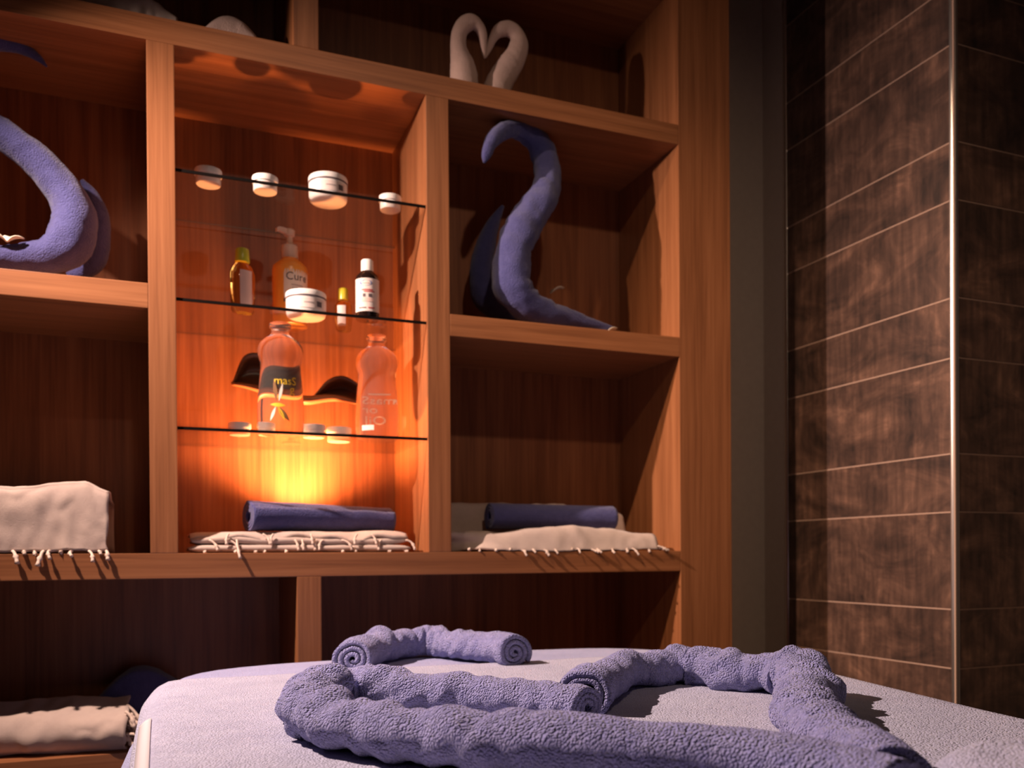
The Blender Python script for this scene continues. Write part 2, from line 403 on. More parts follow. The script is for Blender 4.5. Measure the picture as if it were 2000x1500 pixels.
# green-capped oil bottle
p = atZ(474, 612, G2); p.z = G2+.0005; a = facing(p)
t = tag(empty('oil_bottle', p), 'golden oil bottle with lime cap and pink label on the middle glass shelf', 'bottle')
lathe('body', p, [(0, .021), (.003, .024), (.05, .0265), (.082, .026), (.096, .020), (.103, .012), (.108, .011)], OILY, t, sx=1, sy=.62, rot=.3)
lathe('cap', p+Vector((0, 0, .104)), [(0, .0145), (.002, .015), (.026, .0135), (.028, .012)], GCAP, t)
V = []; F = []
for k in range(9):
    tt = a-.05+1.0*k/8
    for z, rr in ((.012, .0262), (.085, .0272)):
        x = rr*math.cos(tt-.3); y = rr*.64*math.sin(tt-.3)
        V.append((p.x+x*math.cos(.3)-y*math.sin(.3), p.y+x*math.sin(.3)+y*math.cos(.3), p.z+z))
for k in range(8): F.append((2*k, 2*k+2, 2*k+3, 2*k+1))
mesh('label', V, F, LABELP, t)

# small yellow-capped bottle
p = atZ(671, 648, G2); p.z = G2+.0005; a = facing(p)
t = tag(empty('oil_bottle', p), 'slim clear oil bottle with yellow cap and pale label beside the dark bottle', 'bottle')
lathe('body', p, [(0, .014), (.003, .017), (.03, .0195), (.058, .0185), (.063, .015), (.067, .009), (.073, .0085)], OILY, t, sy=.75)
lathe('cap', p+Vector((0, 0, .070)), [(0, .0112), (.024, .0108), (.026, .009)], YCAP, t)
ring_patch('label', p, (.0185, .0195), .008, .054, a-.75, a+.25, LABEL, t)

# dark bottle
p = atZ(718, 627, G2); p.z = G2+.0005; a = facing(p)
t = tag(empty('dark_bottle', p), 'dark brown bottle with white cap and blue oval on its label', 'bottle')
lathe('body', p, [(0, .023), (.003, .0255), (.086, .0255), (.094, .023), (.102, .015), (.106, .0125)], DARKB, t)
lathe('cap', p+Vector((0, 0, .103)), [(0, .0135), (.024, .013), (.026, .0115)], WPLAS, t)
lb = ring_patch('label', p, .0257, .014, .084, a-1.25, a+1.25, LABEL, t, 24)
V = []; F = [tuple(range(24))]
for k in range(24):
    q = 2*math.pi*k/24; tt = a-.15+.52*math.cos(q); V.append((p.x+.0264*math.cos(tt), p.y+.0264*math.sin(tt), p.z+.074+.0062*math.sin(q)))
mesh('oval_emblem', V, F, PRINTB, lb, smooth=False)
ring_patch('print', p, .0268, .0735, .0748, a-.45, a+.15, PRINTW, lb)
for k, (z0, z1, w0, w1, mt) in enumerate([(.058, .0605, -.5, .45, PRINTR), (.0545, .0565, -.3, .6, PRINTR), (.044, .051, -.38, -.16, PRINT), (.044, .051, .08, .36, PRINT), (.034, .042, -.5, .5, LABELP), (.02, .0225, -.75, -.1, PRINT), (.02, .0225, .05, .6, PRINTR)]):
    ring_patch('print', p, .0262, z0, z1, a+w0, a+w1, mt, lb)

# clear massage-oil bottles
PROF = [(0, .040), (.002, .044), (.006, .046), (.03, .0475), (.06, .0475), (.10, .0445), (.13, .0415), (.148, .041), (.157, .0435), (.166, .046), (.176, .0465), (.186, .044), (.196, .036), (.204, .025), (.209, .019), (.219, .0175), (.222, .0215), (.228, .0225), (.232, .0215), (.2335, .016)]
def oil_bottle(px, label, kind):
    p = atZ(px[0], px[1], G3); p.z = G3+.0005; a = facing(p)
    t = tag(empty('massage_oil_bottle', p), label, 'bottle')
    lathe('body', p, PROF, PET, t, 48)
    if kind == 'L':
        wrap_text('lettering', 'masS', .023, p, .044, .098, a+.22, PRINTY, t)
        wrap_text('lettering', 'g', .026, p, .045, .080, a+.52, PRINTY, t)
        # leaf emblem tied with a bow
        def leaf(x0, z0, x1, z1, w, mt):
            V = []; n = 10; r = .0478
            for s in range(n+1):
                q = s/n; x = x0+(x1-x0)*q; z = z0+(z1-z0)*q; ww = w*math.sin(math.pi*q)
                L_ = math.hypot(x1-x0, z1-z0); nx, nzz = -(z1-z0)/L_, (x1-x0)/L_
                for sg in (-1, 1):
                    tt = a+(x+nx*ww*sg)/r; V.append((p.x+r*math.cos(tt), p.y+r*math.sin(tt), p.z+z+nzz*ww*sg))
            mesh('leaf_print', V, [(2*s, 2*s+2, 2*s+3, 2*s+1) for s in range(n)], mt, t)
        br = plain('brown_print', (.22, .10, .03), .5)
        leaf(-.008, .060, -.014, .108, .004, br); leaf(-.004, .062, .004, .100, .003, PRINTW)
        leaf(-.006, .052, .018, .022, .005, br); leaf(-.006, .052, .008, .024, .003, PRINTY); leaf(-.010, .052, -.022, .022, .003, PRINTW)
        leaf(-.022, .056, .010, .054, .004, PRINTY)
    else:
        b2 = a+math.pi
        wrap_text('lettering', 'masS', .024, p, .045, .086, b2-.05, PRINTW, t)
        wrap_text('lettering', 'or', .024, p, .046, .066, b2+.22, PRINTW, t)
        wrap_text('lettering', 'Oil', .026, p, .047, .042, b2+.05, PRINTW, t)
        ring_patch('print', p, .044, .106, .109, b2-.45, b2+.3, PRINTW, t)
        ring_patch('print', p, .0475, .018, .029, a-.75, a-.15, PRINTW, t)
    return t
oil_bottle((549, 850), 'clear massage oil bottle with yellow lettering on the lowest glass shelf', 'L')
oil_bottle((737, 862), 'clear massage oil bottle with mirrored white lettering on the lowest glass shelf', 'R')

# wavy dark wooden dish behind the bottles
c = atY(580, 770, 2.0); c.z = G3
t = tag(empty('leaf_dish', c), 'wavy dark wooden leaf-shaped dish behind the clear bottles', 'dish')
low = [(452, 751), (480, 757), (520, 770), (560, 784), (600, 789), (640, 783), (670, 783), (704, 790)]
upp = [(453, 748), (478, 694), (520, 694), (560, 728), (600, 778), (640, 742), (672, 734), (704, 752)]
n = 40; V = []; F = []
lo_ = [q.xy for q in [Vector((x.x, x.y, 0)) for x in crom(low, n)]]; up_ = [Vector((x.x, x.y)) for x in crom(upp, n)]
m = min(len(lo_), len(up_)); R_ = 8
for i in range(m):
    l_ = lo_[int(i*(len(lo_)-1)/(m-1))]; u_ = up_[int(i*(len(up_)-1)/(m-1))]
    for k in range(R_+1):
        q = k/R_; px = l_.lerp(u_, q); V.append(atY(px.x, px.y, 1.975+.055*math.sin(math.pi*min(1, q*.9+.1))-.02*(1-q)))
for i in range(m-1):
    for k in range(R_): b0 = i*(R_+1)+k; F.append((b0, b0+1, b0+R_+2, b0+R_+1))
o = mesh('blade', V, F, DARKW, t); sd = o.modifiers.new('s', 'SOLIDIFY'); sd.thickness = .005
V = []; F = []; lr = crom(low, 40)
for i, q in enumerate(lr):
    w = 15*math.sin(math.pi*(.04+.92*i/(len(lr)-1)))+2
    V += [atY(q.x, q.y-w, 1.962), atY(q.x, q.y-w*.4, 1.952), atY(q.x, q.y+2, 1.966)]
for i in range(len(lr)-1):
    for k in range(2): F.append((3*i+k, 3*i+k+1, 3*i+k+4, 3*i+k+3))
o = mesh('rim', V, F, WOODX, t); sd = o.modifiers.new('s', 'SOLIDIFY'); sd.thickness = .004; o['label'] = 'lighter wooden rim'
fp = atY(570, 780, 2.0)
lathe('foot', (fp.x, 2.012, G3+.0005), [(0, .022), (.004, .022), (.008, .008), (fp.z-G3+.004, .006)], DARKW, t)

# ------------------------------------------------------------------ rolled towels
def roll(name, path, a, b, mat, label=None, cat='towel', turns=2.6, th=.0085, gap=.0012, n=120, wr=.06, fr=26, crease=0.0, seed=0, phase=-2.2, sense=1, floor_z=None, ref=(0, 0, 1), group=None, nc=30, rad=None, origin=None, flare=0, wrs=None):
    P = catmull(path, n); FR = frames(P, ref)
    A = rad if rad else None
    if A: 
        rr = crom([(x,) for x in A], n)
    ww = crom([(x,) for x in wrs], n) if wrs else None
    K = int(nc*turns); t = th/((a+b)/2); pch = (th+gap)/((a+b)/2)
    prof = []
    for s in (0, 1):
        seq = range(K+1) if s == 0 else range(K, -1, -1)
        for k in seq:
            q = 2*math.pi*turns*k/K; r = 1-pch*q/(2*math.pi)-(t if s else 0)
            if k == 0 and s == 1: r += t*.2
            prof.append((max(r, .04), phase+sense*q))
    m = len(prof); V = []; F = []; s_ = 0
    for i, p in enumerate(P):
        if i: s_ += (P[i]-P[i-1]).length
        T, sd, u = FR[i]; sc = rr[int(i*(len(rr)-1)/(len(P)-1))].x if A else 1
        e = min(i, len(P)-1-i)/(len(P)-1)
        wk = ww[int(i*(len(ww)-1)/(len(P)-1))].x if ww else 1
        j0 = len(V)
        for r, ph in prof:
            w = wr*(1.7*abs(nz(s_*fr+.8*math.sin(ph+seed), math.cos(ph)*.5+seed*3.7, math.sin(ph)*.5+seed))-.38)+.22*wr*nz(s_*fr*1.3, math.cos(ph)*1.6+seed, math.sin(ph)*1.6)
            if crease: 
                g = nz(s_*fr*1.2+math.cos(ph)*.5, seed*5.1, math.sin(ph)*.4); w += crease*(1-abs(g)*3.2 if abs(g) < .31 else 0)*-1
            k = r*sc*(1+w*wk)
            v = p+sd*(b*k*math.cos(ph))+u*(a*k*math.sin(ph))
            V.append(v)
        if floor_z is not None:                      # every ring rests on the surface
            dn = max(0, min(v.z for v in V[j0:])-(floor_z-.001))
            for v in V[j0:]:
                v.z = max(v.z-dn, floor_z+.0004)
    for i in range(len(P)-1):
        for k in range(m): F.append((i*m+k, i*m+(k+1) % m, (i+1)*m+(k+1) % m, (i+1)*m+k))
    for i, rev in ((0, False), (len(P)-1, True)):
        for k in range(K): F.append((i*m+k, i*m+k+1, i*m+m-2-k, i*m+m-1-k) if not rev else (i*m+m-1-k, i*m+m-2-k, i*m+k+1, i*m+k))
    c = P[len(P)//2]
    org = Vector((c.x, c.y, floor_z if floor_z is not None else c.z-a))
    o = mesh(name, V, F, mat, None, origin=org)
    tag(o, label, cat, group)
    return o

BZ = Z(-.19)                                  # top of the massage table covers
def bed_path(pts, a): return [atZ(u, v, BZ+a) for u, v in pts]
A_ = .0305
roll('rolled_towel', bed_path([(1150, 1366), (1090, 1358), (1000, 1350), (900, 1342), (800, 1338), (720, 1330), (650, 1334), (604, 1352), (600, 1382), (650, 1408), (720, 1420), (820, 1432), (995, 1452), (1236, 1468), (1400, 1478), (1530, 1494), (1660, 1520), (1760, 1548)], A_), A_, .0375, TROLL,
     'long lavender towel roll folded in a hairpin with coiled end on the massage table', n=320, wr=.34, fr=26, crease=.08, wrs=[.3, .7, 1, 1.1, 1.1, 1, .5, .2, .08, .06, .07, .1, .14, .2, .25, .25, .25, .25], seed=1, floor_z=BZ, turns=2.7, th=.0075, phase=-1.25, rad=[.82, .9, .95, 1, 1.02, 1, 1, 1, 1.02, 1.05, 1.05, 1.05, 1.05, 1.05, 1, 1, 1, .95])
roll('rolled_towel', bed_path([(1143, 1352), (1172, 1332), (1208, 1310), (1262, 1302), (1340, 1297), (1420, 1306), (1500, 1313), (1558, 1322), (1572, 1350), (1572, 1390), (1612, 1430), (1680, 1472), (1745, 1512)], A_), A_, .036, TROLL,
     'crumpled lavender towel roll bent into an arch at the tiled-wall side of the table', n=280, wr=.40, fr=31, crease=.10, wrs=[.3, .5, .9, 1, 1, 1, 1, .9, .7, .5, .35, .3, .3], seed=5, floor_z=BZ, turns=2.2, th=.007, phase=-1.2, rad=[1.05, 1, 1, 1, 1, 1, 1, 1.05, 1.1, 1.1, 1.05, 1, .95])
roll('rolled_towel', bed_path([(690, 1276), (722, 1262), (775, 1250), (840, 1246), (910, 1252), (965, 1257), (1006, 1264)], .033), .033, .036, TROLL,
     'short lavender towel roll arched at the shelf end of the massage table', n=170, wr=.40, fr=27, crease=.10, wrs=[.2, .5, 1, 1, .9, .5, .2], seed=9, floor_z=BZ+.0, turns=3.0, th=.0075, gap=.002, phase=-.6)

# ------------------------------------------------------------------ massage table and covers
bed = tag(empty('massage_table', (.45, .55, 0)), 'padded massage table with wooden legs under lavender towels', 'massage table')
OUT = [(-.024, -.60), (-.024, 0.2), (-.024, .75), (-.024, 1.15), (-.014, 1.38), (.036, 1.555), (.165, 1.63), (.345, 1.652), (.55, 1.658), (.72, 1.65), (.865, 1.615), (.96, 1.51), (.998, 1.32), (.994, 1.117), (.955, .90), (.918, .698), (.90, .45), (.895, .1), (.895, -.60)]
OUTL = [Vector((v.x, v.y, 0)) for v in crom(OUT, 110)]
def ring_surface(name, inset, ztop, prof, mat, parent, cut=None, wave=0, bottom=True):
    """prof: list of (outward offset, z offset)"""
    pts = [q for q in OUTL if cut is None or q.y > cut]
    n = len(pts); nrm = []
    for i in range(n):
        t = pts[min(i+1, n-1)]-pts[max(i-1, 0)]; nrm.append(Vector((-t.y, t.x, 0)).normalized())
    V = []; F = []
    cxm = Vector((.45, 0, 0))
    rows = []
    C_ = Vector((.45, .5 if cut is None else cut+.15, 0))
    for q in (.02, .35, .65, .9):                       # top, from the centre outwards
        rows.append([Vector(((C_+(p-nrm[i]*.03-C_)*q).x, (C_+(p-nrm[i]*.03-C_)*q).y, ztop)) for i, p in enumerate(pts)])
    for off, dz in prof:
        row = []
        for i, p in enumerate(pts):
            w = 0
            if wave and dz < -.05: w = wave*(-dz)*(.6+nz(p.x*7, p.y*7, 3.1))
            if wave and p.x < .2 and dz < -.03: w += .42*(-dz-.03)*max(0, min(1, (1.34-p.y)/.25))
            row.append(Vector((p.x, p.y, ztop+dz))+nrm[i]*(off+w))
        rows.append(row)
    for r in rows: V += r
    for j in range(len(rows)-1):
        for i in range(n-1): F.append((j*n+i, j*n+i+1, (j+1)*n+i+1, (j+1)*n+i))
    return mesh(name, V, F, mat, parent)
PR = [(-.030, 0), (-.018, -.003), (-.008, -.009), (-.002, -.018), (0, -.030)]
cz = BZ-.012
o = ring_surface('cushion', 0, cz, [(x-.010, z) for x, z in PR]+[(-.010, -.075), (-.02, -.085)], plain('black_vinyl', (.03, .025, .03), .4), bed)
box('frame', (.02, -.55, cz-.17), (.84, 1.5, cz-.09), WOODX, bed)
for x in (.06, .75):
    for y in (-.5, 1.4): box('leg', (x, y, 0), (x+.06, y+.06, cz-.17), WOODZ, bed)
us = ring_surface('towel_cover', 0, BZ-.0035, PR+[(.001, -.06), (.004, -.10), (.012, -.16), (.020, -.24), (.026, -.32)], TUNDER, None, cut=1.02, wave=.25)
sd = us.modifiers.new('s', 'SOLIDIFY'); sd.thickness = .004; sd.offset = -1
tag(us, 'lavender towel spread over the shelf end of the massage table', 'towel')
# front cover: a strip across the table
def xl_xr(y):
    xs = []
    for i in range(len(OUTL)-1):
        a, b = OUTL[i], OUTL[i+1]
        if (a.y-y)*(b.y-y) <= 0 and abs(a.y-b.y) > 1e-9: xs.append(a.x+(b.x-a.x)*(y-a.y)/(b.y-a.y))
    return min(xs), max(xs)
V = []; F = []; ys = [-.55+1.965*(i/160) for i in range(161)]
pl = [(.006, -.30), (.006, -.2), (.006, -.12), (.006, -.06), (.005, -.034), (.002, -.018), (-.006, -.007), (-.018, -.0012), (-.032, 0)]
for y in ys:
    yy = min(y, 1.6); x0, x1 = xl_xr(yy)
    prof = [(x0-o_, z) for o_, z in pl]; k = 40
    prof += [(x0+.032+(x1-x0-.064)*i/k, 0) for i in range(1, k)]
    prof += [(x1+o_, z) for o_, z in reversed(pl)]
    for x, z in prof:
        h = .0012*nz(x*9, y*9, 0) if z == 0 else 0
        sk = .006*math.sin(x*6)
        V.append((x+(.006*nz(y*6, z*8, 4) if z < -.05 else 0), y+sk*(y > 1), BZ-.0012+z+h*(z == 0)))
m = len(prof)
for i in range(len(ys)-1):
    for k in range(m-1): F.append((i*m+k, i*m+k+1, (i+1)*m+k+1, (i+1)*m+k))
fc = mesh('towel_cover', V, F, TCOVER); sd = fc.modifiers.new('s', 'SOLIDIFY'); sd.thickness = .004; sd.offset = 1
tag(fc, 'pale lavender terry towel covering most of the massage table under the hairpin roll', 'towel')
# painted highlight: pale strip along the left fold of the front cover
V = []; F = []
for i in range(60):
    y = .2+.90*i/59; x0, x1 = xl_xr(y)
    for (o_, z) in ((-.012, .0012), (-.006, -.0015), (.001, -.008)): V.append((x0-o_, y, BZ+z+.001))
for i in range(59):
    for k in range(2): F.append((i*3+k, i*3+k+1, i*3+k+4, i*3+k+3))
o = mesh('fold_highlight', V, F, FOLD_HL, fc); sd = o.modifiers.new('s', 'SOLIDIFY'); sd.thickness = .002
# folded towel at the near corner
c0 = atZ(2060, 1530, BZ+.02); V = []; F = []; nr, na_ = 14, 48
for i in range(nr+1):
    q = i/nr
    for k in range(na_):
        t_ = 2*math.pi*k/na_; r_ = (abs(math.cos(t_))**3+abs(math.sin(t_))**3)**(-1/3)
        h = .042*(1-q**4)**.6 if q < 1 else 0
        V.append((c0.x+.085*q*r_*math.cos(t_), c0.y+.075*q*r_*math.sin(t_), BZ+.0035+h*(1+.12*nz(q*3*math.cos(t_), q*3*math.sin(t_), 5))))
for i in range(nr):
    for k in range(na_): F.append((i*na_+k, i*na_+(k+1) % na_, (i+1)*na_+(k+1) % na_, (i+1)*na_+k))
F.append(tuple(nr*na_+k for k in range(na_)))
tag(mesh('folded_towel', V, F, TCOVER, None, origin=(c0.x, c0.y, BZ+.003)), 'pale folded towel lying beyond the ends of the two lavender rolls', 'towel')
# ------------------------------------------------------------------ tubes: towel swans
def swan_tube(name, pts, Y, mat, parent, dy=None, n=90, seed=0, flat=1.0, wr=.05, scale=1.0, orig=(0, 0), lift=None, caps=True, floor=None, nc=28, fr=30):
    """pts: (x, y, width) in crop pixels -> photo pixels"""
    Q = []
    for i, (x, y, w) in enumerate(pts):
        yy = Y+(dy[i] if dy else 0)
        p = atY(orig[0]+x/scale, orig[1]+y/scale, yy); Q.append((p.x, p.y, p.z, w/scale/2*mpp(p)))
    R = crom(Q, n); P = [Vector((r[0], r[1], r[2])) for r in R]; rad = [max(r[3], .0008) for r in R]
    V = []; F = []; s_ = 0; FR = frames(P, (0, 1, 0))
    for i, p in enumerate(P):
        if i: s_ += (P[i]-P[i-1]).length
        T, sd, u = FR[i]
        for k in range(nc):
            ph = 2*math.pi*k/nc
            w = wr*nz(s_*fr, math.cos(ph)*1.5+seed, math.sin(ph)*1.5)+wr*.8*nz(s_*fr*2.6+math.cos(ph)*1.3, seed+9, math.sin(ph))
            v = p+(sd*math.cos(ph)+u*math.sin(ph)*flat)*rad[i]*(1+w)
            if floor is not None and v.z < floor: v.z = floor+.0004
            V.append(v)
    for i in range(len(P)-1):
        for k in range(nc): F.append((i*nc+k, i*nc+(k+1) % nc, (i+1)*nc+(k+1) % nc, (i+1)*nc+k))
    F.append(tuple(range(nc))[::-1]); F.append(tuple((len(P)-1)*nc+k for k in range(nc)))
    return mesh(name, V, F, mat, parent)
# right blue swan
fl = zr['m1']
t = tag(empty('towel_swan', (.82, 1.9, fl)), 'blue towel swan beside the end post with head curled toward the glass niche', 'towel swan')
P1 = [(217, 722, 12), (226, 690, 42), (246, 636, 60), (290, 588, 74), (350, 572, 78), (412, 594, 92), (465, 650, 106), (493, 730, 118), (498, 810, 120), (470, 890, 136), (415, 970, 148), (368, 1060, 158), (338, 1165, 166), (342, 1265, 176), (405, 1348, 150), (500, 1392, 116), (600, 1414, 78), (700, 1440, 48), (792, 1456, 14)]
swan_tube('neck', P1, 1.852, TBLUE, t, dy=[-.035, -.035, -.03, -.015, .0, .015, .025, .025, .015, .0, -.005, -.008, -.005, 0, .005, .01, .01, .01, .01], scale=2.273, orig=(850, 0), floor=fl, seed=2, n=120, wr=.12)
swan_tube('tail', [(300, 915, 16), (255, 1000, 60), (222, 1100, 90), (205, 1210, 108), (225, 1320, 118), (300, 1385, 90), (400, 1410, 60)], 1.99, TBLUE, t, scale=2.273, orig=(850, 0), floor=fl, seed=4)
# left blue swan
t = tag(empty('towel_swan', (-.22, 1.9, fl)), 'blue towel swan standing on the shelf above the square-draped cream towel', 'towel swan')
P2 = [(229, 326, 8), (190, 286, 34), (120, 240, 56), (40, 212, 76), (-60, 205, 96), (-170, 240, 112), (-250, 330, 124), (-270, 440, 130), (-210, 530, 138), (-100, 590, 142), (40, 672, 150), (170, 775, 160), (275, 885, 168), (345, 990, 186), (366, 1090, 208), (330, 1190, 214), (245, 1246, 176), (120, 1256, 132), (0, 1258, 108), (-120, 1264, 74), (-220, 1275, 20)]
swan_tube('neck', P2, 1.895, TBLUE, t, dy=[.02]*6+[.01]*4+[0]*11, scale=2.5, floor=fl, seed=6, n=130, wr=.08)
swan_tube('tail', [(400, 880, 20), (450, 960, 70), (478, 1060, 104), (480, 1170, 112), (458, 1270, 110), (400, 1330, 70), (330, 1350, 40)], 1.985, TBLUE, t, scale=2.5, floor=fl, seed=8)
# white swans forming a heart
ft = zr['t1']
PL = [(650, 858, 14), (640, 780, 62), (634, 680, 96), (618, 520, 136), (566, 400, 172), (460, 322, 226), (345, 375, 236), (276, 500, 228), (262, 650, 236), (285, 800, 290), (325, 960, 370), (345, 1130, 420), (350, 1300, 430)]
PRR = [(662, 850, 14), (690, 770, 60), (722, 690, 92), (775, 560, 126), (862, 455, 190), (980, 420, 226), (1088, 480, 240), (1148, 600, 262), (1132, 750, 308), (1060, 900, 344), (965, 1050, 372), (865, 1220, 400), (800, 1400, 410)]
for nm, PP, lab, cx_, dd in (('a', PL, 'white towel swan of the heart pair, on the glass-niche side', 910, 1.875), ('b', PRR, 'white towel swan of the heart pair, on the end-post side', 980, 1.885)):
    q = atY(cx_, 170, dd); t = tag(empty('white_towel_swan', (q.x, dd, ft)), lab, 'towel swan')
    swan_tube('neck', PP, dd, TWHITE, t, scale=7.5, orig=(860, 0), floor=ft, seed=3, wr=.05, flat=.8, n=80, fr=40)

# petals
def petals(px, Y, zf, n, L, label, spread=(0, 3.1), seed=1):
    random.seed(seed)
    c = atY(px[0], px[1], Y)
    if zf is not None: c.z = zf
    t = tag(empty('white_blossom', c), label, 'flower')
    for k in range(n):
        an = spread[0]+(spread[1]-spread[0])*k/max(1, n-1); V = []; F = []; m = 7
        d = Vector((math.cos(an), math.sin(an)*.5, .25+.25*random.random())).normalized(); s = Vector((-d.y, d.x, 0)).normalized()
        for i in range(m):
            q = i/(m-1); w = L*.28*math.sin(math.pi*(.06+.88*q)**.8)
            for sg in (-1, 0, 1): V.append(c+d*(L*q)+s*(w*sg)+Vector((0, 0, .002+abs(sg)*w*.35+.12*L*math.sin(q*3))))
        for i in range(m-1):
            for j in range(2): F.append((i*3+j, i*3+j+1, i*3+j+4, i*3+j+3))
        o = mesh('petal', V, F, PETAL, t); sd = o.modifiers.new('s', 'SOLIDIFY'); sd.thickness = .0012
petals((14, 474), 1.865, None, 5, .030, 'white blossom on the blue swan above the square-draped cream towel', seed=3)
petals((1076, 574), 1.90, None, 3, .036, 'pale petals on the back of the blue swan beside the end post', (-.3, .5), 5)
petals((1180, 640), 1.85, fl, 3, .036, 'pale petals at the tail tip of the blue swan beside the end post', (-.5, .6), 6)

# ------------------------------------------------------------------ fringed cloths and shelf rolls
def tube(name, P, rad, mat, parent, nc=7):
    FR = frames(P, (.31, .2, .93)); V = []; F = []
    for i, p in enumerate(P):
        T, s, u = FR[i]
        for k in range(nc):
            ph = 2*math.pi*k/nc; V.append(p+(s*math.cos(ph)+u*math.sin(ph))*rad[i])
    for i in range(len(P)-1):
        for k in range(nc): F.append((i*nc+k, i*nc+(k+1) % nc, (i+1)*nc+(k+1) % nc, (i+1)*nc+k))
    F.append(tuple(range(nc))[::-1]); F.append(tuple((len(P)-1)*nc+k for k in range(nc)))
    return mesh(name, V, F, mat, parent)
def tassel(parent, p, d, L, sag, r=.0017, seed=0, minz=None):
    """twisted cotton tassel: leaves p along d, then sags; knot near its end"""
    rnd = random.Random(seed); P = []; R = []; d = Vector(d); w = Vector((rnd.uniform(-1, 1), rnd.uniform(-.3, .3), rnd.uniform(-.5, .5)))*L*.16
    n = 9
    for i in range(n+1):
        q = i/n; v = Vector(p)+d*(L*q)+Vector((0, 0, -sag*q*q))+w*math.sin(q*3.1)
        if minz is not None and v.y > YF-.003: v.z = max(v.z, minz+.002)
        P.append(v); R.append(r*(1.0 if i < 6 else (1.9 if i == 6 else (1.2 if i < 9 else 1.7))))
    return tube('tassel', P, R, FRINGE, parent)
def cfix(pts, per):
    P = [Vector((p[0], p[1])) for p in pts]; P = [P[0]*2-P[1]] + P + [P[-1]*2-P[-2]]; out = []
    for i in range(1, len(P)-2):
        a, b, c, d = P[i-1:i+3]
        for j in range(per):
            t = j/per; out.append(.5*((2*b)+(c-a)*t+(2*a-5*b+4*c-d)*t*t+(3*b-a-3*c+d)*t**3))
    return out+[P[-2]]
def profile_cloth(name, x0, x1, prof, mat, label, nx=60, amp=.003, seed=0, th=.004, edge=0.006, cat='towel', xs_scale=None, solid=True):
    """prof(x01) -> list of (y, z) along the cloth; swept along x"""
    base = Vector(((x0+x1)/2, prof(.5)[0][0], prof(.5)[0][1]))
    V = []; F = []
    for i in range(nx+1):
        q = i/nx; pr = cfix(prof(q), 5); m = len(pr)
        for j, v in enumerate(pr):
            x = x0+(x1-x0)*q; jj = j/(m-1)
            if i == 0: x -= edge*nz(jj*6, seed, 1)
            if i == nx: x += edge*nz(jj*6, seed, 2)
            e = amp*nz(x*16, v.y*16+seed, v.x*16)+amp*.5*nz(x*45, v.y*30+seed, v.x*30)
            V.append((x, v.x-abs(e)*.8, v.y+e*.7))
    for i in range(nx):
        for j in range(m-1): F.append((i*m+j, i*m+j+1, (i+1)*m+j+1, (i+1)*m+j))
    o = mesh(name, V, F, mat, None, origin=base)
    if solid: sd = o.modifiers.new('s', 'SOLIDIFY'); sd.thickness = th; sd.offset = 0
    if label: tag(o, label, cat)
    return o
B1 = zr['b1']
# niche: folded cream towel, several layers, fringe to the front
xa, xb = atY(368, 1060, 1.83).x, atY(798, 1060, 1.83).x
t = tag(empty('fringed_towel', ((xa+xb)/2, 1.83, B1)), 'folded cream fringed towel under the blue roll in the lit niche', 'towel')
for k, (z0, z1, ins, yy) in enumerate([(.001, .0165, 0, 1.812), (.016, .032, .005, 1.818), (.031, .0445, .003, 1.824)]):
    V = []; F = []; nn = 40; rows = 12
    for i in range(nn+1):
        q = i/nn; x = xa+ins+(xb-xa-2*ins)*q; e = .004*nz(x*14, k*3.3, 1)
        h = (z1-z0)/2*(1-.25*abs(nz(x*20, k, 7))); zc = B1+(z0+z1)/2+.005*nz(x*11, k*2.7, 3)*(k > 0); taper = min(1, (min(q, 1-q))*18+.35)
        for j in range(rows):                       # closed rounded-front section
            pass
        sec = [(yy+.16, h), (yy+.05, h), (yy+.012, h), (yy+.004, h*.75), (yy+e*.5, 0), (yy+.004, -h*.75), (yy+.012, -h), (yy+.05, -h), (yy+.16, -h)]
        for jj, (y_, z_) in enumerate(sec):
            dr = (.007+.020*nz(x*17, 4, 9))*(k == 2)*(jj in (3, 4, 5)) if k == 2 else 0
            V.append((x, y_+e-max(0, dr)*.35, max(zc+z_*taper-max(0, dr), B1+.0006)))
    m = 9
    for i in range(nn):
        for j in range(m): F.append((i*m+j, i*m+(j+1) % m, (i+1)*m+(j+1) % m, (i+1)*m+j))
    F.append(tuple(range(m))); F.append(tuple(nn*m+j for j in range(m))[::-1])
    mesh('fold', V, F, CREAM, t)
for k in range(24):
    x = xa+.03+(xb-xa-.05)*k/23+random.Random(k).uniform(-.012, .012)
    zz = B1+random.Random(k+50).choice([.012, .026, .038])
    tassel(t, (x, 1.818, zz), (random.Random(k).uniform(-.5, .8), -.35, -.35), .026, .012, seed=k, r=.0021, minz=B1)
tassel(t, (atY(462, 1045, 1.82).x, 1.816, B1+.026), (.12, -.72, -.62), .036, .014, seed=99, r=.002)
za = atY(481, 1006, 1.90); zb_ = atY(766, 1016, 1.90)
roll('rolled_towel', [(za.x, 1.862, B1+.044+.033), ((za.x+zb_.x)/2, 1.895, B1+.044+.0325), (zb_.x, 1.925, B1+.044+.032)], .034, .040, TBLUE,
     'rolled blue towel lying on the cream fringed towel in the lit niche', n=50, wr=.05, fr=14, seed=11, floor_z=B1+.0455, turns=3, th=.006, phase=2.6, rad=[1.08, 1, .92])

